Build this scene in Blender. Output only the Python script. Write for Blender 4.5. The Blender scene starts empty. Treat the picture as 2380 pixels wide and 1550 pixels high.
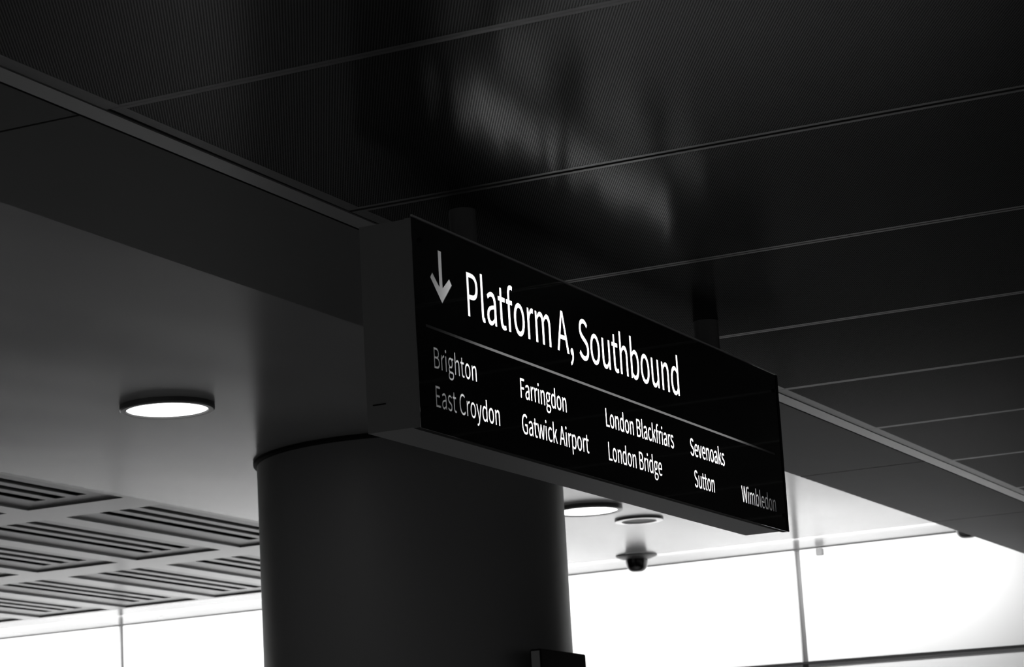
import bpy, bmesh, math, json
from mathutils import Vector, Matrix

# ------------------------------------------------------------------ camera, world, exposure, big lights
SC = bpy.context.scene
COL = SC.collection
EYE = 1.6                                    # camera height above the floor (m)
cam_data = bpy.data.cameras.new('camera')
cam_data.sensor_width = 36.0
cam_data.lens = 6037.17 / 2380 * 36.0
cam_data.clip_end = 200
cam_data.dof.use_dof = True
cam_data.dof.focus_distance = 8.3
cam_data.dof.aperture_fstop = 9.0
cam = bpy.data.objects.new('camera', cam_data)
COL.objects.link(cam)
right = Vector((0.43528382, -0.89856339, -0.05578376))
down = Vector((0.16453416, 0.14031617, -0.97634004))
fwd = Vector((0.88513078, 0.41580669, 0.20892173))
m3 = Matrix((right, -down, -fwd)).transposed()
cam.matrix_world = Matrix.Translation((0, 0, EYE)) @ m3.to_4x4()
SC.camera = cam

SC.view_settings.view_transform = 'Standard'
SC.view_settings.look = 'None'
SC.view_settings.gamma = 1.0
SC.view_settings.use_curve_mapping = False
SC.view_settings.exposure = 0.0

world = bpy.data.worlds.new('world')
SC.world = world
world.use_nodes = True
WB = world.node_tree.nodes['Background']
WB.inputs['Color'].default_value = (1, 1, 1, 1)
WB.inputs['Strength'].default_value = 0.18

def area_light(name, loc, direction, sx, sy, power, parent=None):
    d = bpy.data.lights.new(name, 'AREA')
    d.shape = 'RECTANGLE'; d.size = sx; d.size_y = sy; d.energy = power
    o = bpy.data.objects.new(name, d)
    COL.objects.link(o)
    z = -Vector(direction).normalized()
    x = Vector((0, 1, 0)) if abs(z.y) < 0.9 else Vector((1, 0, 0))
    y = z.cross(x).normalized(); x = y.cross(z)
    o.matrix_world = Matrix.Translation(loc) @ Matrix((x, y, z)).transposed().to_4x4()
    return o

# concealed wall-wash strip along the top of the bright end wall
area_light('wall_wash_lamp', (16.54, 8.5, EYE + 2.19), (0.68, 0, -0.73), 23.0, 0.10, 455.0)

# ------------------------------------------------------------------ helpers
def mat(name, base=0.2, rough=0.5, metal=0.0, spec=0.5, bump=0.0, bscale=3.0, rvar=0.0, emit=None, cvar=0.0, stretch=(1, 1, 1), detail=3.0):
    m = bpy.data.materials.new(name); m.use_nodes = True
    nt = m.node_tree; b = nt.nodes['Principled BSDF']
    b.inputs['Base Color'].default_value = (base, base, base, 1)
    b.inputs['Roughness'].default_value = rough
    b.inputs['Metallic'].default_value = metal
    b.inputs['Specular IOR Level'].default_value = spec
    if emit is not None:
        b.inputs['Emission Color'].default_value = (1, 1, 1, 1)
        b.inputs['Emission Strength'].default_value = emit
    if bump or rvar or cvar:
        tc = nt.nodes.new('ShaderNodeTexCoord')
        mp = nt.nodes.new('ShaderNodeMapping'); mp.inputs['Scale'].default_value = stretch
        nt.links.new(tc.outputs['Object'], mp.inputs['Vector'])
        n = nt.nodes.new('ShaderNodeTexNoise')
        n.inputs['Scale'].default_value = bscale; n.inputs['Detail'].default_value = detail
        nt.links.new(mp.outputs['Vector'], n.inputs['Vector'])
        if bump:
            bp = nt.nodes.new('ShaderNodeBump')
            bp.inputs['Strength'].default_value = 1.0
            bp.inputs['Distance'].default_value = bump
            nt.links.new(n.outputs['Fac'], bp.inputs['Height'])
            nt.links.new(bp.outputs['Normal'], b.inputs['Normal'])
        if rvar:
            r = nt.nodes.new('ShaderNodeMapRange')
            r.inputs['From Min'].default_value = 0.2; r.inputs['From Max'].default_value = 0.8
            r.inputs['To Min'].default_value = rough - rvar; r.inputs['To Max'].default_value = rough + rvar
            nt.links.new(n.outputs['Fac'], r.inputs['Value'])
            nt.links.new(r.outputs['Result'], b.inputs['Roughness'])
        if cvar:
            r = nt.nodes.new('ShaderNodeMapRange')
            r.inputs['From Min'].default_value = 0.2; r.inputs['From Max'].default_value = 0.8
            r.inputs['To Min'].default_value = base * (1 - cvar); r.inputs['To Max'].default_value = base * (1 + cvar)
            nt.links.new(n.outputs['Fac'], r.inputs['Value'])
            nt.links.new(r.outputs['Result'], b.inputs['Base Color'])
    return m

def mat_translucent(name, c, emit=0.0):
    m = bpy.data.materials.new(name); m.use_nodes = True
    nt = m.node_tree; nt.nodes.clear()
    out = nt.nodes.new('ShaderNodeOutputMaterial')
    t = nt.nodes.new('ShaderNodeBsdfTranslucent'); t.inputs['Color'].default_value = (c, c, c, 1)
    nt.links.new(t.outputs[0], out.inputs['Surface'])
    return m

def mat_perforated(name, base, rough, spec, pitch, radius):
    """dark metal sheet punched with a staggered (hexagonal) pattern of round holes"""
    m = bpy.data.materials.new(name); m.use_nodes = True
    nt = m.node_tree; b = nt.nodes['Principled BSDF']; out = nt.nodes['Material Output']
    nt.nodes.remove(b)
    df = nt.nodes.new('ShaderNodeBsdfDiffuse'); df.inputs['Color'].default_value = (base, base, base, 1)
    gl = nt.nodes.new('ShaderNodeBsdfAnisotropic'); gl.inputs['Color'].default_value = (spec, spec, spec, 1)
    gl.inputs['Roughness'].default_value = rough
    b = nt.nodes.new('ShaderNodeAddShader')
    nt.links.new(df.outputs[0], b.inputs[0]); nt.links.new(gl.outputs[0], b.inputs[1])
    tc = nt.nodes.new('ShaderNodeTexCoord')
    sep = nt.nodes.new('ShaderNodeSeparateXYZ')
    nt.links.new(tc.outputs['Object'], sep.inputs[0])
    def M(op, a, bb=None):
        n = nt.nodes.new('ShaderNodeMath'); n.operation = op
        for i, v in enumerate((a, bb)):
            if v is None: continue
            if isinstance(v, (int, float)): n.inputs[i].default_value = v
            else: nt.links.new(v, n.inputs[i])
        return n.outputs[0]
    # rows run at 30 degrees to the panel's long edge; two rectangular sub-lattices make the hexagonal one
    X, Y = sep.outputs[0], sep.outputs[1]
    px = pitch * math.sqrt(3); py = pitch
    def dist(ox, oy):
        u = M('SUBTRACT', M('FRACT', M('ADD', M('DIVIDE', X, px), ox)), 0.5)
        v = M('SUBTRACT', M('FRACT', M('ADD', M('DIVIDE', Y, py), oy)), 0.5)
        u = M('MULTIPLY', u, px); v = M('MULTIPLY', v, py)
        return M('SQRT', M('ADD', M('MULTIPLY', u, u), M('MULTIPLY', v, v)))
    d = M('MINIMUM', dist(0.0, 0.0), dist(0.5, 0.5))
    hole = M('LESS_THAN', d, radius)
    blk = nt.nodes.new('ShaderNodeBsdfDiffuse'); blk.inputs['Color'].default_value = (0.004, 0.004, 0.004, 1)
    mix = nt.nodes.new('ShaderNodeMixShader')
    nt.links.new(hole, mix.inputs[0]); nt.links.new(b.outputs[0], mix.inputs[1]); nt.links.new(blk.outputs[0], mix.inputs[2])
    nt.links.new(mix.outputs[0], out.inputs['Surface'])
    return m

def world_loc(o):
    v = Vector((0, 0, 0))
    while o is not None:
        v += o.location; o = o.parent
    return v

def link_mesh(name, me, mats, parent=None):
    o = bpy.data.objects.new(name, me)
    for m in (mats if isinstance(mats, (list, tuple)) else [mats]):
        me.materials.append(m)
    COL.objects.link(o)
    if parent is not None:
        off = world_loc(parent)
        me.transform(Matrix.Translation(-off))
        o.parent = parent
    return o

def obj(name, bm, mats, parent=None, smooth=False):
    bmesh.ops.recalc_face_normals(bm, faces=bm.faces[:])
    me = bpy.data.meshes.new(name); bm.to_mesh(me); bm.free()
    if smooth:
        for p in me.polygons: p.use_smooth = True
    return link_mesh(name, me, mats, parent)

def tag(o, label, cat, group=None, kind='thing'):
    o['label'] = label; o['category'] = cat
    if group: o['group'] = group
    o['kind'] = kind
    return o

def thing(name, label, cat, loc, group=None, kind='thing'):
    o = bpy.data.objects.new(name, None); COL.objects.link(o)
    o.location = loc; o.empty_display_size = 0.1
    return tag(o, label, cat, group, kind)

def box(bm, x0, x1, y0, y1, z0, z1, mi=0, bevel=0.0):
    vs = [bm.verts.new(p) for p in ((x0, y0, z0), (x1, y0, z0), (x1, y1, z0), (x0, y1, z0), (x0, y0, z1), (x1, y0, z1), (x1, y1, z1), (x0, y1, z1))]
    fs = [bm.faces.new([vs[i] for i in f]) for f in ((0, 3, 2, 1), (4, 5, 6, 7), (0, 1, 5, 4), (1, 2, 6, 5), (2, 3, 7, 6), (3, 0, 4, 7))]
    for f in fs: f.material_index = mi
    if bevel:
        es = list({e for f in fs for e in f.edges})
        bmesh.ops.bevel(bm, geom=es, offset=bevel, segments=2, affect='EDGES')
    return bm

def lathe(bm, cx, cy, prof, n=64, mi=0, closed=False):
    """revolve (radius, z) points about a vertical axis"""
    rings = []
    for r, z in prof:
        if r < 1e-6: rings.append([bm.verts.new((cx, cy, z))])
        else: rings.append([bm.verts.new((cx + r * math.cos(2 * math.pi * k / n), cy + r * math.sin(2 * math.pi * k / n), z)) for k in range(n)])
    pairs = list(zip(rings, rings[1:])) + ([(rings[-1], rings[0])] if closed else [])
    for a, b in pairs:
        for k in range(n):
            k2 = (k + 1) % n
            q = [a[k % len(a)], a[k2 % len(a)], b[k2 % len(b)], b[k % len(b)]]
            u = []
            for v in q:
                if v not in u: u.append(v)
            if len(u) > 2:
                f = bm.faces.new(u); f.material_index = mi
    return bm

def E(z): return z + EYE

# ------------------------------------------------------------------ materials
M_PERF = mat_perforated('perforated_dark_metal', 0.048, 0.18, 0.105, 0.0080, 0.0028)
M_EDGE = mat('panel_edge_metal', 0.07, 0.30, 0, 0.18)
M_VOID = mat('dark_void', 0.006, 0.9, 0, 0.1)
M_PLEN = mat('panel_backing_paint', 0.09, 0.8, 0, 0.1)
M_TRIM = mat('satin_trim_metal', 0.16, 0.28, 0, 0.6, bump=0.0006, bscale=6, stretch=(0.4, 1, 1))
M_SOFF = mat('dark_grey_soffit_paint', 0.08, 0.5, 0, 0.06, bump=0.0008, bscale=5)
M_CEIL = mat('polished_ceiling_panel', 0.23, 0.20, 0, 0.19, rvar=0.035, bscale=1.1, cvar=0.15, detail=1.0, stretch=(0.6, 1.4, 1))
M_GRID = mat('satin_ceiling_grid', 0.24, 0.28, 0, 0.14)
M_SLOT = mat('slotted_panel_paint', 0.18, 0.32, 0, 0.14)
M_COLM = mat('column_cladding', 0.15, 0.5, 0, 0.35, bump=0.0006, bscale=8)
M_BLACK = mat('black_paint', 0.008, 0.7, 0, 0.1)
M_WALL = mat('white_wall_panel', 0.8, 0.6, 0, 0.2)
M_JOINT = mat('grey_joint', 0.18, 0.5, 0, 0.3)
M_DIMBASE = mat('added_dark_wall_base', 0.10, 0.5, 0, 0.3)  # dark tone for the unseen wall base, keeps ceiling reflections low
M_BRACK = mat('bracket_grey', 0.14, 0.5, 0, 0.3)
M_RAIL = mat('dark_rail', 0.02, 0.4, 0, 0.4)
M_FLOOR = mat('dark_floor', 0.35, 0.5, 0, 0.4, cvar=0.15, bscale=1.5)
M_SIDE = mat('dark_side_wall', 0.05, 0.6, 0, 0.3)
M_GLASS = mat('black_gloss_panel', 0.004, 0.06, 0, 1.0)
M_GLASS.node_tree.nodes['Principled BSDF'].inputs['Coat Weight'].default_value = 1.0
M_GLASS.node_tree.nodes['Principled BSDF'].inputs['Coat IOR'].default_value = 2.2
M_HOUS = mat('sign_housing_paint', 0.21, 0.45, 0, 0.4)
M_LIP = mat('sign_frame_metal', 0.45, 0.4, 0, 0.5)
M_INNER = mat('sign_inside_paint', 0.15, 0.7, 0, 0.1)
M_LETTER = mat_translucent('opal_acrylic', 0.85)
M_LINE = mat_translucent('grey_film', 0.030)
M_STEEL = mat('hanger_steel', 0.10, 0.35, 0, 0.5)
M_LAMP = mat('lamp_diffuser', 0.8, 0.4, 0, 0.3, emit=5.0)
M_RING = mat('fitting_ring_grey', 0.10, 0.3, 0, 0.35)
M_WHITE = mat('fitting_white_paint', 0.75, 0.18, 0, 0.6)
M_GRILLE = mat('speaker_grille', 0.10, 0.5, 0, 0.3)
M_FLANGE = mat('camera_flange_grey', 0.05, 0.45, 0, 0.4)
M_DOME = mat('smoked_dome', 0.006, 0.15, 0, 0.4)
M_FAINT = mat('dim_grey_print', 0.05, 0.5, 0, 0.3)

# ------------------------------------------------------------------ floor and walls
XW = 17.12                     # the bright end wall
bm = bmesh.new(); box(bm, -6, XW + 0.3, -9, 20.3, -0.2, 0)
tag(obj('floor', bm, M_FLOOR), 'dark concourse floor below the frame, running up to the bright wall', 'floor', kind='structure')
bm = bmesh.new(); box(bm, -6, XW + 0.3, 20.0, 20.3, 0, E(2.6))
tag(obj('wall_left', bm, M_SIDE), 'dark side wall beyond the left edge of the view', 'wall', kind='structure')

wall = thing('wall_end', 'brightly lit white panelled wall at the end of the concourse', 'wall', (XW, 8.0, 0), kind='structure')
bm = bmesh.new(); box(bm, XW + 0.04, XW + 0.3, -9, 20.0, 0, E(2.5))
obj('backing', bm, M_JOINT, wall)
JY = [-5.306 + 2.8145 * k for k in range(0, 9)]      # vertical joints, one every 2.81 m
JY = [j for j in JY if -9 < j < 20]
edges = [-9] + JY + [20.0]
def rail_z(y): return 1.404 + (y - 5.4) * 0.013
for a, b in zip(edges, edges[1:]):
    ya, yb = a + (0.022 if a > -9 else 0), b - (0.022 if b < 20 else 0)
    for lower in (0, 1):
        bm = bmesh.new()
        if lower: zs = [E(0.75), E(0.75), E(rail_z(ya)) - 0.010, E(rail_z(yb)) - 0.010]
        else: zs = [E(rail_z(ya)) + 0.009, E(rail_z(yb)) + 0.009, E(2.192), E(2.192)]
        v = [bm.verts.new(p) for p in ((XW, ya, zs[0]), (XW, yb, zs[1]), (XW, yb, zs[3]), (XW, ya, zs[2]))]
        f = bm.faces.new(v)
        r = bmesh.ops.extrude_face_region(bm, geom=[f])
        bmesh.ops.translate(bm, vec=(0.03, 0, 0), verts=[g for g in r['geom'] if isinstance(g, bmesh.types.BMVert)])
        obj('wall_panel', bm, M_WALL, wall)
    bm = bmesh.new(); box(bm, XW, XW + 0.03, ya, yb, 0.001, E(0.74)); obj('added_wall_base', bm, M_DIMBASE, wall)  # unseen dark band, added to dim the wall's reflection in the ceilings
def sloped_bar(name, label, zlo, zhi, x0, x1, m):
    bm = bmesh.new()
    v = [bm.verts.new((x, y, E(rail_z(y)) + dz)) for y in (-9, 20) for x, dz in ((x0, zlo), (x1, zlo), (x1, zhi), (x0, zhi))]
    for q in ((0, 1, 2, 3), (7, 6, 5, 4), (0, 4, 5, 1), (1, 5, 6, 2), (2, 6, 7, 3), (3, 7, 4, 0)): bm.faces.new([v[i] for i in q])
    o = obj(name, bm, m); return tag(o, label, 'rail', kind='structure')
sloped_bar('trim_1', 'dark horizontal rail across the lower part of the bright wall', -0.0095, 0.0085, XW - 0.018, XW + 0.039, M_RAIL)
sloped_bar('trim_2', 'thin grey strip just under the dark rail on the bright wall', -0.036, -0.031, XW - 0.003, XW - 0.0003, M_JOINT)
bm = bmesh.new(); box(bm, XW - 0.003, XW + 0.03, -9, 20, E(2.1925), E(2.1965))
tag(obj('trim_3', bm, M_BRACK), 'hairline strip where the bright wall meets the ceiling', 'trim', kind='structure')

# small bracket fixed on the wall just under the ceiling
bm = bmesh.new(); box(bm, XW - 0.03, XW + 0.0, 5.755, 5.805, E(2.14), E(2.188), bevel=0.004)
tag(obj('wall_bracket', bm, M_BRACK), 'small grey bracket at the top of the bright wall, right of the mullion', 'bracket')

# ------------------------------------------------------------------ perforated ceiling over the sign
ZA = 1.998
YA = 3.555                     # where the punched field stops
ceil = thing('ceiling', 'dark perforated metal panel ceiling above the sign', 'ceiling', (8, 0, E(ZA)), kind='structure')
bm = bmesh.new(); box(bm, -6, XW, -9, 4.29, E(ZA + 0.06), E(ZA + 0.32))
obj('backing', bm, M_VOID, ceil)
seams = [(-4.76, .004), (-3.50, .004), (-2.24, .004), (-0.98, .004), (0.28, .004), (1.54, .004), (2.80, .006), (4.055, .006), (5.318, .001), (6.577, .018), (7.838, .007), (9.060, .006), (10.255, .003), (11.495, .003), (12.732, .003), (13.97, .003), (15.21, .003), (16.45, .003)]
BORD = 0.018
for (xa, ga), (xb, gb) in zip(seams, seams[1:]):
    bm = bmesh.new()
    xs = [xa + ga / 2, xa + ga / 2 + BORD, xb - gb / 2 - BORD, xb - gb / 2]
    ys = [-8.9, -8.85, YA, 3.604]
    z = E(ZA)
    back = {5.318: (0.014, 0.006), 6.577: (0.005, 0.002)}.get(xa, (0.001, 0.001))
    g = [[bm.verts.new((x, y if k < 3 else y - back[0] - (back[1] - back[0]) * (x - xa) / (xb - xa), z)) for k, y in enumerate(ys)] for x in xs]
    for i in range(3):
        for j in range(3):
            f = bm.faces.new((g[i][j], g[i][j + 1], g[i + 1][j + 1], g[i + 1][j]))
            f.material_index = 0 if (i == 1 and j == 1) else 1
    r = bmesh.ops.extrude_face_region(bm, geom=bm.faces[:])
    bmesh.ops.translate(bm, vec=(0, 0, 0.03), verts=[q for q in r['geom'] if isinstance(q, bmesh.types.BMVert)])
    obj('perforated_panel', bm, [M_PERF, M_EDGE], ceil)

# light metal strip and dark soffit beyond it
ZB = 1.965
bm = bmesh.new(); box(bm, -6, XW, 3.6055, 3.676, E(ZA - 0.002), E(ZA + 0.05), bevel=0.002)
tag(obj('trim_4', bm, M_TRIM), 'light metal strip between the perforated ceiling and the soffit', 'trim', kind='structure')
bm = bmesh.new()
sx = [-6, 0.3, 2.66 * ZA, 4.5 * ZA, 6.33 * ZA, 7.5 * ZA, XW]
for a, b in zip(sx, sx[1:]):
    box(bm, a + 0.006, b - 0.006, 3.687, 4.345, E(ZA), E(ZA + 0.24))
box(bm, -6, XW, 3.688, 4.34, E(ZA + 0.012), E(ZA + 0.23), mi=1)
tag(obj('ceiling_soffit', bm, [M_SOFF, M_VOID]), 'dark grey soffit band running behind the sign', 'soffit', kind='structure')

# ------------------------------------------------------------------ polished ceiling with slotted panels
ZC = 2.2
YC0, YT, XT = 4.35, 7.86, 16.20
bm = bmesh.new()
for (a, b, c, d) in ((-6, XW, YC0, YT), (XT, XW, YT, 20.0)):
    bm.faces.new([bm.verts.new(p) for p in ((a, c, E(ZC)), (a, d, E(ZC)), (b, d, E(ZC)), (b, c, E(ZC)))])
r = bmesh.ops.extrude_face_region(bm, geom=bm.faces[:])
bmesh.ops.translate(bm, vec=(0, 0, 0.12), verts=[q for q in r['geom'] if isinstance(q, bmesh.types.BMVert)])
tag(obj('ceiling', bm, M_CEIL), 'polished grey ceiling that mirrors the bright wall', 'ceiling', kind='structure')

cols = [(7.66, 9.52), (9.88, 11.745), (12.10, 13.975), (14.31, 16.15)]
rows = [(7.905 + 0.778 * k, 7.905 + 0.778 * k + 0.635) for k in range(7)]
bm = bmesh.new()
gx = [-6] + [v for c in cols for v in c] + [XT]
gy = [YT] + [v for c in rows for v in c] + [20.0]
gv = [[bm.verts.new((x, y, E(ZC))) for y in gy] for x in gx]
for i in range(len(gx) - 1):
    for j in range(len(gy) - 1):
        if i % 2 == 1 and j % 2 == 1: continue
        bm.faces.new((gv[i][j], gv[i][j + 1], gv[i + 1][j + 1], gv[i + 1][j]))
r = bmesh.ops.extrude_face_region(bm, geom=bm.faces[:])
bmesh.ops.translate(bm, vec=(0, 0, 0.06), verts=[q for q in r['geom'] if isinstance(q, bmesh.types.BMVert)])
tag(obj('ceiling', bm, M_GRID), 'satin grey ceiling grid that holds the slotted panels', 'ceiling', kind='structure')
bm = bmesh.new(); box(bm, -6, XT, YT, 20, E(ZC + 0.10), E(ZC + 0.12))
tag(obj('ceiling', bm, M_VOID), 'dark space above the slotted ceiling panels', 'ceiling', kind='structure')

ROWN = ['nearest row', 'second row', 'third row', 'fourth row', 'fifth row', 'sixth row']
COLN = {1: 'at the left edge', 2: 'in the middle', 3: 'beside the bright wall'}
def slotted_panel(c, r, label):
    x0, x1 = cols[c]; y0, y1 = rows[r]
    t = thing('slotted_ceiling_panel', label, 'ceiling panel', ((x0 + x1) / 2, (y0 + y1) / 2, E(ZC + 0.013)), 'slotted panels in the ceiling')
    z = E(ZC + 0.013)
    g = 0.003
    bm = bmesh.new()
    xs = [x0 + g, x0 + 0.075, x1 - 0.175, x1 - g]
    ys = [y0 + g]
    for s in (0.155, 0.290, 0.425): ys += [y0 + s - 0.036, y0 + s + 0.036]
    ys += [y1 - g]
    v = [[bm.verts.new((x, y, z)) for y in ys] for x in xs]
    for i in range(3):
        for j in range(len(ys) - 1):
            if i == 1 and j % 2 == 1: continue
            bm.faces.new((v[i][j], v[i][j + 1], v[i + 1][j + 1], v[i + 1][j]))
    q = bmesh.ops.extrude_face_region(bm, geom=bm.faces[:])
    bmesh.ops.translate(bm, vec=(0, 0, 0.004), verts=[k for k in q['geom'] if isinstance(k, bmesh.types.BMVert)])
    obj('panel', bm, M_SLOT, t)
    bm = bmesh.new()
    box(bm, x0 + 0.001, x1 - 0.001, y0 + 0.001, y1 - 0.001, E(ZC + 0.040), E(ZC + 0.056))
    obj('backing', bm, M_PLEN, t)
    return t
shown = [(1, 0), (1, 1), (2, 0), (2, 1), (2, 2), (2, 3), (3, 0), (3, 1), (3, 2), (3, 3), (3, 4), (3, 5)]
protos = {}
for c, r in shown:
    label = 'grey slotted ceiling panel in the %s, %s' % (ROWN[r], COLN[c])
    if c not in protos:
        protos[c] = (slotted_panel(c, r, label), r)
    else:
        src, r0 = protos[c]
        o = src.copy(); COL.objects.link(o)
        o.location.y += rows[r][0] - rows[r0][0]; o['label'] = label
        for ch in list(src.children):
            k = ch.copy(); COL.objects.link(k); k.parent = o

# ------------------------------------------------------------------ round column
CX, CY, CR = 11.70, 6.12, 0.781
col = thing('column', 'wide round dark grey column behind the hanging sign', 'column', (CX, CY, 0))
bm = bmesh.new(); lathe(bm, CX, CY, [(CR, 0.0), (CR, E(ZC) - 0.001)], 128)
obj('shaft', bm, M_COLM, col, smooth=True)
bm = bmesh.new(); lathe(bm, CX, CY, [(CR + 0.0005, E(ZC) - 0.024), (CR + 0.018, E(ZC) - 0.015), (CR + 0.018, E(ZC) - 0.002), (CR + 0.0005, E(ZC) - 0.002)], 128, closed=True)
obj('collar', bm, M_BLACK, col)

# ------------------------------------------------------------------ ceiling fittings
def downlight(cx, cy, label, beam=420.0):
    t = thing('downlight', label, 'light', (cx, cy, E(ZC)), 'round downlights in the polished ceiling')
    z = E(ZC)
    bm = bmesh.new(); lathe(bm, cx, cy, [(0.212, z - 0.0005), (0.212, z - 0.020), (0.206, z - 0.026), (0.184, z - 0.026), (0.181, z - 0.020), (0.181, z - 0.0005)], 96, closed=True)
    obj('trim_ring', bm, M_RING, t, smooth=False)
    bm = bmesh.new(); lathe(bm, cx, cy, [(0.1805, z - 0.018), (0.12, z - 0.020), (0.0, z - 0.021)], 96)
    obj('diffuser', bm, M_LAMP, t, smooth=True)
    d = bpy.data.lights.new('downlight_beam', 'SPOT'); d.energy = beam; d.spot_size = math.radians(88); d.spot_blend = 0.5; d.shadow_soft_size = 0.12
    o = bpy.data.objects.new('downlight_beam', d); COL.objects.link(o); o.parent = t; o.location = (0, 0, -0.035)
    return t
downlight(9.665, 6.262, 'lit round downlight in the ceiling left of the column', 240.0)
downlight(5.225, 6.33, 'added unseen downlight nearer the viewer, outside the view on the left', 300.0)  # added lamp out of view, brightens floor, soffit and sign underside
downlight(14.10, 6.195, 'lit round downlight partly hidden behind the column and the sign', 950.0)

t = thing('ceiling_speaker', 'unlit round ceiling fitting with a grey centre and pale rim', 'speaker', (14.81, 6.16, E(ZC)))
z = E(ZC)
bm = bmesh.new(); lathe(bm, 14.81, 6.16, [(0.152, z - 0.0005), (0.152, z - 0.011), (0.149, z - 0.013)], 96)
obj('ring_edge', bm, M_RING, t)
bm = bmesh.new(); lathe(bm, 14.81, 6.16, [(0.149, z - 0.013), (0.110, z - 0.014), (0.108, z - 0.008)], 96)
obj('rim', bm, M_WHITE, t)
bm = bmesh.new(); lathe(bm, 14.81, 6.16, [(0.108, z - 0.008), (0.0, z - 0.008)], 96)
obj('grille', bm, M_GRILLE, t)

def dome_camera(cx, cy, label, s=1.0):
    t = thing('dome_camera', label, 'security camera', (cx, cy, E(ZC)), 'dome cameras on the polished ceiling')
    z = E(ZC)
    bm = bmesh.new(); lathe(bm, cx, cy, [(0.142, z - 0.0005), (0.142, z - 0.007), (0.125, z - 0.016), (0.079, z - 0.030), (0.0, z - 0.030)], 64)
    obj('flange', bm, M_FLANGE, t)
    pr = [(0.076, z - 0.030), (0.075, z - 0.055)]
    for k in range(0, 10):
        a = math.radians(10 * k)
        pr.append((0.020 + 0.052 * math.cos(a), z - 0.066 - 0.050 * math.sin(a)))
    pr.append((0.0, z - 0.117))
    bm = bmesh.new(); lathe(bm, cx, cy, pr, 64)
    obj('dome', bm, M_DOME, t, smooth=True)
    return t
dome_camera(16.47, 6.888, 'black dome camera hanging from the ceiling under the sign, its reflection above')
dome_camera(16.62, 4.59, 'dome camera peeking out below the soffit at the far right')

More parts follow.
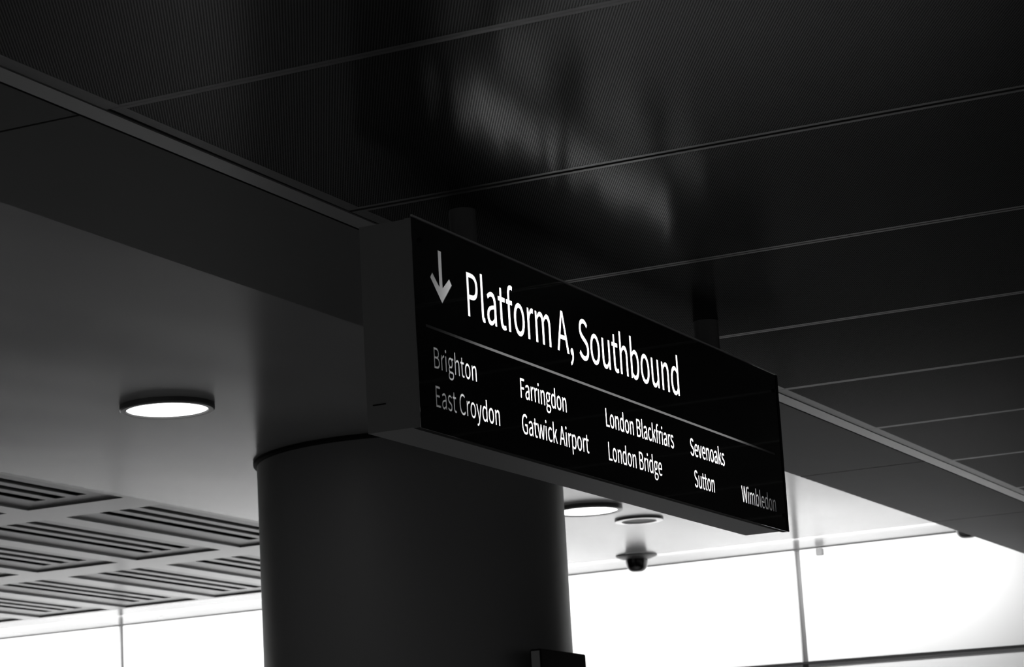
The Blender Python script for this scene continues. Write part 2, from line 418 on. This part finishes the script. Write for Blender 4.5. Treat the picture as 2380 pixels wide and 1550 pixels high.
# ------------------------------------------------------------------ lettering (outline points of a plain humanist sans, units: 770 = capital height)
GLYPH, LAYOUT = json.loads(r'''[{",":[[[71,-181,79,-200,173,-160],[232,-81,232,20,232,90],[202,132,151,132,112,132],[79,107,79,65,79,23],[111,-2,149,-2,153,-2],[157,-1,161,-1,160,-64],[121,-114,56,-143,63,-162]]],"A":[[[91,257,4,0,37,0],[69,0,102,0,127,78],[152,157,176,235,270,235],[364,235,458,235,482,157],[507,78,532,0,566,0],[600,0,634,0,547,257],[460,513,373,770,337,770],[301,770,265,770,178,513]],[[278,312,201,312,213,352],[226,391,238,431,266,518],[291,601,315,691,317,691],[318,691,319,691,345,602],[369,518,397,431,409,391],[422,352,434,312,356,312]]],"B":[[[106,257,106,0,188,0],[269,0,351,0,523,0],[643,75,643,226,643,331],[578,392,486,410,486,411],[486,413,486,415,559,438],[599,505,599,582,599,717],[489,770,334,770,258,770],[182,770,106,770,106,513]],[[241,443,203,443,203,527],[203,610,203,693,242,693],[282,693,321,693,442,693],[503,660,503,569,503,491],[450,443,317,443,279,443]],[[248,78,203,78,203,174],[203,271,203,368,248,368],[292,368,337,368,473,368],[547,325,547,229,547,125],[470,78,337,78,292,78]]],"C":[[[204,-14,396,-14,496,-14],[571,26,632,97,614,117],[597,138,579,159,529,104],[474,71,400,71,253,71],[161,193,161,388,161,580],[258,699,403,699,470,699],[520,669,561,626,578,647],[596,668,613,689,569,738],[496,784,402,784,207,784],[61,633,61,384,61,134]]],"E":[[[106,257,106,0,258,0],[409,0,561,0,561,28],[561,55,561,83,442,83],[322,83,203,83,203,176],[203,270,203,363,300,363],[397,363,495,363,495,391],[495,419,495,446,397,446],[300,446,203,446,203,527],[203,607,203,688,318,688],[434,688,549,688,549,715],[549,743,549,770,402,770],[254,770,106,770,106,513]]],"F":[[[106,257,106,0,138,0],[171,0,203,0,203,115],[203,230,203,346,301,346],[399,346,497,346,497,373],[497,400,497,428,399,428],[301,428,203,428,203,514],[203,601,203,688,318,688],[434,688,549,688,549,715],[549,743,549,770,402,770],[254,770,106,770,106,513]]],"G":[[[206,-14,409,-14,512,-14],[597,24,646,76,646,183],[646,291,646,399,562,399],[477,399,393,399,393,372],[393,345,393,318,447,318],[502,318,557,318,557,251],[557,184,557,117,526,88],[473,71,418,71,253,71],[161,193,161,388,161,580],[262,699,417,699,494,699],[544,666,583,626,600,647],[618,668,636,689,591,735],[521,784,414,784,210,784],[61,633,61,384,61,134]]],"L":[[[106,257,106,0,251,0],[395,0,540,0,540,28],[540,55,540,83,428,83],[315,83,203,83,203,312],[203,541,203,770,171,770],[138,770,106,770,106,513]]],"P":[[[106,257,106,0,138,0],[171,0,203,0,203,102],[203,204,203,307,245,307],[287,307,330,307,499,307],[613,381,613,544,613,712],[498,770,326,770,252,770],[179,770,106,770,106,513]],[[241,386,203,386,203,487],[203,589,203,691,239,691],[276,691,313,691,449,691],[517,657,517,544,517,434],[453,386,317,386,279,386]]],"S":[[[210,-14,319,-14,480,-14],[581,83,581,205,581,319],[512,372,422,411,386,426],[349,442,313,458,253,483],[185,512,185,587,185,655],[242,699,329,699,400,699],[457,671,504,627,521,648],[538,668,555,689,501,745],[420,784,329,784,189,784],[86,699,86,580,86,467],[171,413,243,382,279,366],[316,350,353,334,426,301],[482,276,482,196,482,122],[422,71,320,71,241,71],[163,109,108,167,89,145],[70,122,50,100,117,30]]],"W":[[[136,257,190,0,229,0],[267,0,306,0,344,155],[382,310,420,464,433,525],[447,581,459,640,460,640],[462,640,463,640,476,581],[487,525,501,464,540,310],[579,155,618,0,657,0],[696,0,735,0,788,257],[841,513,894,770,863,770],[832,770,801,770,774,630],[746,491,718,351,705,268],[690,185,676,101,674,101],[672,101,670,101,651,185],[634,269,616,351,580,491],[544,630,508,770,479,770],[449,770,419,770,384,630],[348,491,313,351,294,268],[275,185,258,101,257,101],[256,101,254,101,238,185],[224,268,208,351,181,491],[154,630,127,770,94,770],[61,770,27,770,82,513]]],"a":[[[132,-14,228,-14,298,-14],[362,23,417,68,418,68],[419,68,420,68,423,46],[426,23,429,0,455,0],[481,0,507,0,507,117],[507,234,507,351,507,493],[450,585,310,585,217,585],[138,544,86,511,98,488],[111,466,123,444,168,475],[228,505,294,505,388,505],[412,435,412,361,169,334],[62,272,62,148,62,45]],[[310,64,255,64,199,64],[154,89,154,154,154,228],[220,275,412,297,412,244],[412,192,412,139,356,89]]],"b":[[[295,-14,348,-14,478,-14],[596,99,596,294,596,471],[516,585,369,585,305,585],[242,549,189,505,190,539],[192,573,193,607,193,683],[193,760,193,836,161,836],[129,836,97,836,97,557],[97,279,97,0,122,0],[148,0,173,0,176,20],[179,39,182,59,183,59],[185,59,186,59,235,14]],[[426,67,332,67,294,67],[243,82,193,126,193,226],[193,326,193,426,247,477],[297,504,345,504,454,504],[496,420,496,293,496,152]]],"c":[[[170,-14,321,-14,390,-14],[455,14,506,58,492,79],[478,101,464,123,429,91],[382,66,330,66,225,66],[153,153,153,285,153,416],[229,504,333,504,377,504],[414,484,446,455,463,476],[479,497,495,518,455,554],[403,585,329,585,182,585],[55,475,55,285,55,96]]],"d":[[[148,-14,291,-14,359,-14],[420,23,464,67,465,67],[466,67,467,67,470,45],[473,22,476,0,502,0],[528,0,555,0,555,279],[555,557,555,836,522,836],[490,836,458,836,458,763],[458,690,458,617,460,584],[461,551,463,519,413,560],[370,585,303,585,172,585],[56,470,56,285,56,95]],[[364,67,312,67,212,67],[154,148,154,286,154,416],[228,504,319,504,367,504],[411,487,458,444,458,345],[458,245,458,145,411,92]]],"e":[[[175,-14,328,-14,404,-14],[465,12,515,44,504,65],[492,87,481,108,438,80],[394,63,338,63,230,63],[155,141,149,263,277,263],[405,263,534,263,536,277],[538,296,538,317,538,480],[456,585,310,585,180,585],[55,471,55,285,55,97]],[[250,331,148,331,160,444],[231,508,312,508,401,508],[454,446,454,331,352,331]]],"f":[[[35,517,35,493,61,493],[86,493,112,493,112,328],[112,164,112,0,144,0],[176,0,208,0,208,164],[208,328,208,493,248,493],[289,493,329,493,329,519],[329,544,329,570,289,570],[248,570,208,570,208,600],[208,631,208,661,208,734],[234,773,289,773,309,773],[332,768,353,757,360,782],[367,807,374,832,348,842],[314,850,278,850,165,850],[112,777,112,662,112,631],[112,601,112,570,86,569],[61,567,35,565,35,541]]],"g":[[[150,-263,289,-263,465,-263],[578,-171,578,-65,578,29],[511,70,379,70,342,70],[304,70,267,70,190,70],[167,97,167,132,167,164],[183,183,204,201,229,188],[261,181,288,181,405,181],[497,257,497,379,497,429],[478,471,451,497,489,497],[528,497,567,497,567,521],[567,546,567,570,501,570],[435,570,369,570,349,579],[320,585,288,585,173,585],[75,506,75,381,75,313],[111,257,149,228,149,227],[149,225,149,224,119,203],[86,165,86,118,86,72],[108,42,138,24,138,22],[138,21,138,19,84,-14],[54,-61,54,-110,54,-208]],[[354,246,288,246,223,246],[167,298,167,381,167,465],[222,515,288,515,356,515],[410,465,410,381,410,298]],[[413,-196,303,-196,199,-196],[138,-158,138,-97,138,-64],[154,-29,195,0,221,-6],[248,-8,269,-8,302,-8],[335,-8,368,-8,443,-8],[483,-27,483,-81,483,-140]]],"h":[[[97,279,97,0,129,0],[161,0,193,0,193,138],[193,276,193,414,250,472],[290,501,349,501,424,501],[457,456,457,349,457,232],[457,116,457,0,489,0],[521,0,553,0,553,120],[553,241,553,361,553,506],[498,585,378,585,300,585],[242,542,189,489,190,529],[192,568,193,607,193,683],[193,760,193,836,161,836],[129,836,97,836,97,557]]],"i":[[[97,190,97,0,129,0],[161,0,193,0,193,190],[193,380,193,570,161,570],[129,570,97,570,97,380]],[[107,688,145,688,183,688],[209,713,209,752,209,789],[183,814,145,814,107,814],[82,789,82,752,82,713]]],"k":[[[97,279,97,0,128,0],[160,0,191,0,191,50],[191,100,191,150,227,192],[263,234,298,275,354,183],[410,92,465,0,500,0],[535,0,569,0,498,113],[426,227,354,340,417,417],[481,494,544,570,508,570],[473,570,437,570,356,470],[276,370,195,270,194,270],[193,270,191,270,191,459],[191,647,191,836,160,836],[128,836,97,836,97,557]]],"l":[[[126,-14,197,-14,224,-14],[239,-9,253,-5,249,19],[244,44,239,68,229,66],[225,66,220,66,205,66],[193,78,193,107,193,350],[193,593,193,836,161,836],[129,836,97,836,97,595],[97,354,97,113,97,33]]],"m":[[[97,190,97,0,129,0],[161,0,193,0,193,138],[193,276,193,414,245,473],[293,501,336,501,409,501],[442,456,442,349,442,232],[442,116,442,0,474,0],[506,0,538,0,538,138],[538,276,538,414,591,473],[638,501,682,501,754,501],[788,456,788,349,788,232],[788,116,788,0,820,0],[852,0,883,0,883,120],[883,241,883,361,883,506],[828,585,711,585,641,585],[582,540,522,476,499,543],[453,585,364,585,296,585],[237,542,187,487,186,487],[186,487,185,487,182,515],[179,543,175,570,149,570],[123,570,97,570,97,380]]],"n":[[[97,190,97,0,129,0],[161,0,193,0,193,138],[193,276,193,414,250,472],[290,501,349,501,424,501],[457,456,457,349,457,232],[457,116,457,0,489,0],[521,0,553,0,553,120],[553,241,553,361,553,506],[498,585,378,585,300,585],[241,542,187,487,186,487],[186,487,185,487,182,515],[179,543,175,570,149,570],[123,570,97,570,97,380]]],"o":[[[179,-14,318,-14,458,-14],[582,96,582,285,582,475],[458,585,318,585,179,585],[55,475,55,285,55,96]],[[417,66,318,66,220,66],[153,153,153,285,153,416],[220,504,318,504,417,504],[484,416,484,285,484,153]]],"p":[[[97,30,97,-241,129,-241],[161,-241,193,-241,193,-176],[193,-112,193,-47,192,-14],[191,19,190,53,242,9],[296,-14,348,-14,478,-14],[596,99,596,294,596,471],[516,585,369,585,303,585],[238,547,187,504,186,504],[186,504,185,504,182,526],[179,548,175,570,149,570],[123,570,97,570,97,300]],[[426,67,332,67,294,67],[244,82,193,126,193,226],[193,326,193,426,248,477],[297,504,345,504,454,504],[496,420,496,293,496,152]]],"r":[[[97,190,97,0,129,0],[161,0,193,0,193,122],[193,244,193,367,231,463],[289,499,336,499,360,499],[373,496,392,489,398,517],[404,545,410,572,392,582],[374,585,349,585,286,585],[227,539,187,466,186,466],[186,466,185,466,182,501],[179,536,175,570,149,570],[123,570,97,570,97,380]]],"s":[[[165,-14,246,-14,380,-14],[453,63,453,155,453,264],[362,297,279,329,215,353],[157,374,157,428,157,473],[190,511,263,511,313,511],[353,488,392,460,407,480],[423,500,438,520,395,556],[332,585,262,585,137,585],[65,514,65,423,65,326],[151,288,231,258,294,235],[361,208,361,150,361,101],[325,61,249,61,181,61],[130,88,80,129,64,108],[49,86,34,65,87,20]]],"t":[[[154,-14,275,-14,311,-14],[349,-3,381,7,375,32],[369,56,362,80,343,71],[318,64,297,64,231,64],[209,104,209,173,209,280],[209,386,209,493,261,493],[313,493,364,493,364,519],[364,544,364,570,313,570],[261,570,209,570,209,624],[209,678,209,731,182,731],[156,731,129,731,126,678],[122,624,119,570,89,569],[58,567,28,565,28,541],[28,517,28,493,57,493],[85,493,113,493,113,387],[113,282,113,176,113,62]]],"u":[[[143,-14,264,-14,341,-14],[398,27,452,89,453,89],[454,89,455,89,457,60],[460,30,462,0,489,0],[515,0,542,0,542,190],[542,380,542,570,510,570],[478,570,446,570,446,436],[446,301,446,166,392,99],[351,69,292,69,216,69],[185,114,185,221,185,337],[185,454,185,570,153,570],[120,570,88,570,88,450],[88,329,88,209,88,63]]],"v":[[[151,190,220,0,257,0],[294,0,332,0,399,190],[466,380,534,570,502,570],[471,570,439,570,403,462],[367,354,331,246,314,190],[295,132,278,78,277,78],[275,78,273,78,256,132],[238,190,221,246,185,354],[149,462,113,570,80,570],[47,570,14,570,82,380]]],"w":[[[134,190,187,0,224,0],[261,0,298,0,325,102],[352,204,379,306,394,360],[405,414,418,472,420,472],[422,472,423,472,437,414],[447,361,462,308,489,205],[517,103,544,0,583,0],[622,0,661,0,712,190],[764,380,815,570,784,570],[754,570,723,570,695,460],[667,350,640,241,627,186],[617,134,605,82,603,82],[602,82,600,82,586,134],[574,186,560,241,530,350],[500,460,471,570,439,570],[408,570,377,570,347,460],[318,350,288,241,274,186],[262,134,250,82,248,82],[246,82,245,82,233,134],[223,186,211,241,183,350],[154,460,126,570,93,570],[61,570,28,570,81,380]]],"y":[[[80,-246,106,-246,220,-246],[279,-160,319,-48,391,158],[462,364,534,570,502,570],[471,570,440,570,406,465],[371,360,337,254,322,203],[306,145,291,92,289,92],[287,92,286,92,266,146],[247,204,229,254,190,360],[152,465,113,570,80,570],[47,570,14,570,90,380],[166,189,243,-1,238,-15],[234,-30,230,-44,206,-114],[166,-167,102,-167,86,-167],[69,-162,58,-158,51,-183],[45,-209,39,-234,57,-242]]]},{"Platform A, Southbound":[0,665,963,1555,1950,2292,2928,3336,4544,5183,5710,6336,6972,7611,8006,8644,9293,9929,10567,11208],"Brighton":[0,690,1097,1386,1979,2617,3013,3649],"East Croydon":[0,619,1210,1702,2333,3003,3411,4047,4595,5246,5882],"Farringdon":[0,580,1171,1578,1986,2275,2916,3508,4160,4796],"Gatwick Airport":[0,724,1315,1711,2553,2843,3378,4193,4832,5120,5528,6180,6816,7224],"London Blackfriars":[0,571,1207,1848,2499,3135,4012,4702,5000,5592,6127,6707,7048,7456,7745,8336,8743],"London Bridge":[0,571,1207,1848,2499,3135,4012,4701,5109,5398,6049,6642],"Sevenoaks":[0,626,1208,1755,2337,2978,3614,4206,4786],"Sutton":[0,626,1264,1660,2056,2692],"Wimbledon":[0,922,1211,2184,2833,3131,3713,4365,5001]}]''')
CAP = 770.0
def text_polys(txt, x0, zb, cap, stretch):
    """closed bezier outlines of a line of text in the (x, z) plane"""
    sz = cap / CAP; sx = sz * stretch
    out = []
    k = 0
    for ch in txt:
        if ch == ' ': continue
        dx = LAYOUT[txt][k]; k += 1
        for sp in GLYPH[ch]:
            out.append([tuple((x0 + (p[i] + dx) * sx, zb + p[i + 1] * sz) for i in (0, 2, 4)) for p in sp])
    return out
def poly(pts):
    return [((x, z), (x, z), (x, z)) for x, z in pts]
def plate(name, splines, y, depth, mats, parent, res=5, offset=0.0):
    """filled flat plate in a vertical x-z plane; inner outlines are holes"""
    cu = bpy.data.curves.new(name, 'CURVE'); cu.dimensions = '2D'; cu.fill_mode = 'BOTH'
    cu.resolution_u = res; cu.extrude = depth / 2; cu.offset = offset
    for pts in splines:
        s = cu.splines.new('BEZIER'); s.bezier_points.add(len(pts) - 1); s.use_cyclic_u = True
        for bp, (a, b, c) in zip(s.bezier_points, pts):
            bp.handle_left_type = bp.handle_right_type = 'FREE'
            bp.co = (b[0], b[1], 0); bp.handle_left = (a[0], a[1], 0); bp.handle_right = (c[0], c[1], 0)
    o = bpy.data.objects.new(name, cu); COL.objects.link(o)
    dg = bpy.context.evaluated_depsgraph_get()
    me = bpy.data.meshes.new_from_object(o.evaluated_get(dg))
    bpy.data.objects.remove(o); bpy.data.curves.remove(cu)
    me.materials.clear()
    me.transform(Matrix(((1, 0, 0, 0), (0, 0, -1, y), (0, 1, 0, 0), (0, 0, 0, 1))))
    return link_mesh(name, me, mats, parent)

# ------------------------------------------------------------------ the hanging sign
SX0, SX1, SY, SZ0, SZ1, SYB = 6.280, 9.256, 3.243, E(1.2585), E(1.861), 3.412
sign = thing('hanging_sign', 'long black backlit platform sign hung from the dark ceiling', 'sign', ((SX0 + SX1) / 2, (SY + SYB) / 2, SZ0))
PT = 0.0012                               # front panel thickness
# housing: hollow box, open to the front panel
bm = bmesh.new()
hx0, hx1, hy0, hz0, hz1, w = SX0 + 0.004, SX1 - 0.012, SY + 0.0245, SZ0 + 0.004, SZ1 - 0.004, 0.012
box(bm, hx0, hx0 + w, hy0, SYB, hz0, hz1); box(bm, hx1 - w, hx1, hy0, SYB, hz0, hz1)
box(bm, hx0 + w, hx1 - w, SYB - w, SYB, hz0, hz1)
box(bm, hx0 + w, hx1 - w, hy0, SYB - w, hz0, hz0 + w); box(bm, hx0 + w, hx1 - w, hy0, SYB - w, hz1 - w, hz1)
obj('housing', bm, M_HOUS, sign)
bm = bmesh.new()
e = 0.0005
for q in ((hx0 + w + e, hx0 + w + 2 * e, hy0 + e, SYB - w - e, hz0 + w, hz1 - w), (hx1 - w - 2 * e, hx1 - w - e, hy0 + e, SYB - w - e, hz0 + w, hz1 - w),
          (hx0 + w, hx1 - w, SYB - w - 2 * e, SYB - w - e, hz0 + w, hz1 - w),
          (hx0 + w, hx1 - w, hy0 + e, SYB - w - e, hz0 + w + e, hz0 + w + 2 * e), (hx0 + w, hx1 - w, hy0 + e, SYB - w - e, hz1 - w - 2 * e, hz1 - w - e)):
    box(bm, *q)
obj('liner', bm, M_INNER, sign)

LINES = [('heading', 'Platform A, Southbound', 6.598, 1.633, 0.1320), ('destination', 'Brighton', 6.373, 1.4425, 0.0600), ('destination', 'East Croydon', 6.373, 1.3315, 0.0605),
         ('destination', 'Farringdon', 6.935, 1.4395, 0.0598), ('destination', 'Gatwick Airport', 6.935, 1.3300, 0.0605), ('destination', 'London Blackfriars', 7.570, 1.4375, 0.0598),
         ('destination', 'London Bridge', 7.575, 1.3280, 0.0598), ('destination', 'Sevenoaks', 8.299, 1.4345, 0.0598), ('destination', 'Sutton', 8.318, 1.3255, 0.0590), ('destination', 'Wimbledon', 8.778, 1.3225, 0.0598)]
STR = {'Platform A, Southbound': 0.813, 'Brighton': 0.836, 'East Croydon': 0.818, 'Farringdon': 0.81, 'Gatwick Airport': 0.823, 'London Blackfriars': 0.812, 'London Bridge': 0.811, 'Sevenoaks': 0.806, 'Sutton': 0.77, 'Wimbledon': 0.826}
arrow = [(6.4365, 1.794), (6.4585, 1.794), (6.4575, 1.687), (6.5005, 1.7215), (6.5165, 1.705), (6.4500, 1.640), (6.3815, 1.705), (6.3955, 1.7215), (6.4365, 1.687)]
arrow = poly([(x, E(z)) for x, z in arrow])
div = poly([(6.339, E(1.5620)), (9.169, E(1.5500)), (9.169, E(1.5420)), (6.339, E(1.5540))])
allsp = []
for kind, txt, x0, zb, cap in LINES: allsp += text_polys(txt, x0, E(zb), cap, STR[txt])
rect = poly([(SX0, SZ0), (SX1, SZ0), (SX1, SZ1), (SX0, SZ1)])
pan = plate('front_panel', [rect] + allsp + [arrow, div], SY + PT / 2, PT, M_GLASS, sign)
for kind, txt, x0, zb, cap in LINES:
    plate(kind + '_lettering', text_polys(txt, x0, E(zb), cap, STR[txt]), SY + 0.0006, 0.0, M_LETTER, pan)
plate('arrow', [arrow], SY + 0.0006, 0.0, M_LETTER, pan)
plate('divider_line', [div], SY + 0.0006, 0.0, M_LINE, pan)
bm = bmesh.new(); box(bm, SX0, SX1, SY - 0.003, SY + PT, SZ1 + 0.0005, SZ1 + 0.006)
obj('top_lip', bm, M_LIP, sign)
bm = bmesh.new()
ya, yb = SY + PT + 0.0005, SY + 0.0240
box(bm, SX0 + 0.006, SX1 - 0.002, ya, yb, SZ0 + 0.001, SZ0 + 0.016); box(bm, SX0 + 0.006, SX1 - 0.002, ya, yb, SZ1 - 0.012, SZ1 - 0.001)
box(bm, SX1 - 0.014, SX1 - 0.002, ya, yb, SZ0 + 0.016, SZ1 - 0.012)
obj('panel_frame', bm, M_BLACK, sign)
bm = bmesh.new(); box(bm, SX0 + 0.003, SX0 + 0.0055, ya, yb + 0.001, SZ0 + 0.002, SZ1 - 0.002)
obj('end_trim', bm, M_HOUS, sign)
bm = bmesh.new(); box(bm, SX1 - 0.017, SX1, SY - 0.0025, SY - 0.0003, SZ0 + 0.001, SZ1)
obj('edge_strip', bm, M_BLACK, sign)
for x, z in ((SX1 - 0.050, E(1.795)), (SX1 - 0.038, E(1.318)), (SX0 + 0.045, E(1.318)), (SX0 + 0.045, E(1.80))):
    bm = bmesh.new()
    bmesh.ops.create_cone(bm, cap_ends=True, segments=16, radius1=0.009, radius2=0.007, depth=0.005, matrix=Matrix.Translation((x, SY - 0.0025, z)) @ Matrix.Rotation(math.pi / 2, 4, 'X'))
    obj('screw', bm, M_BLACK, sign)
for x in (6.776, 8.754):
    bm = bmesh.new()
    lathe(bm, x, 3.325, [(0.0, SZ1 - 0.003), (0.040 if x < 8 else 0.046, SZ1 - 0.003), (0.040 if x < 8 else 0.046, E(ZA) - 0.0005), (0.0, E(ZA) - 0.0005)], 32)
    obj('hanger_post', bm, M_STEEL, sign)
# tray hinge slot low on the left end face
bm = bmesh.new(); box(bm, SX0 + 0.001, SX0 + 0.0045, 3.352, 3.392, SZ0 + 0.080, SZ0 + 0.0835)
obj('end_slot', bm, M_BLACK, sign)
lamp = area_light('sign_tube', (0, 0, 0), (0, -1, 0), 2.16, 0.40, 20.0)
lamp.parent = sign
off = Vector(((6.655 + 8.815) / 2, 3.360, E(1.55))) - world_loc(sign)
lamp.matrix_local = Matrix.Translation(off) @ lamp.matrix_world.to_3x3().to_4x4()

# ------------------------------------------------------------------ small sign box on the column
b = thing('column_sign', 'small black sign box bracketed to the right side of the column', 'sign', (11.56, 5.28, E(0.75)))
bm = bmesh.new(); box(bm, 11.297, 11.819, 5.250, 5.310, E(0.75), E(1.117), bevel=0.004)
obj('case', bm, M_BLACK, b)
bm = bmesh.new(); box(bm, 11.2955, 11.2975, 5.258, 5.302, E(0.76), E(1.108))
obj('end_cap', bm, M_HOUS, b)
for x in (11.42, 11.66):
    bm = bmesh.new(); box(bm, x - 0.02, x + 0.02, 5.309, CY - math.sqrt(CR * CR - (abs(x - CX) - 0.02) ** 2) - 0.001, E(0.86), E(0.90))
    obj('bracket', bm, M_BLACK, b)
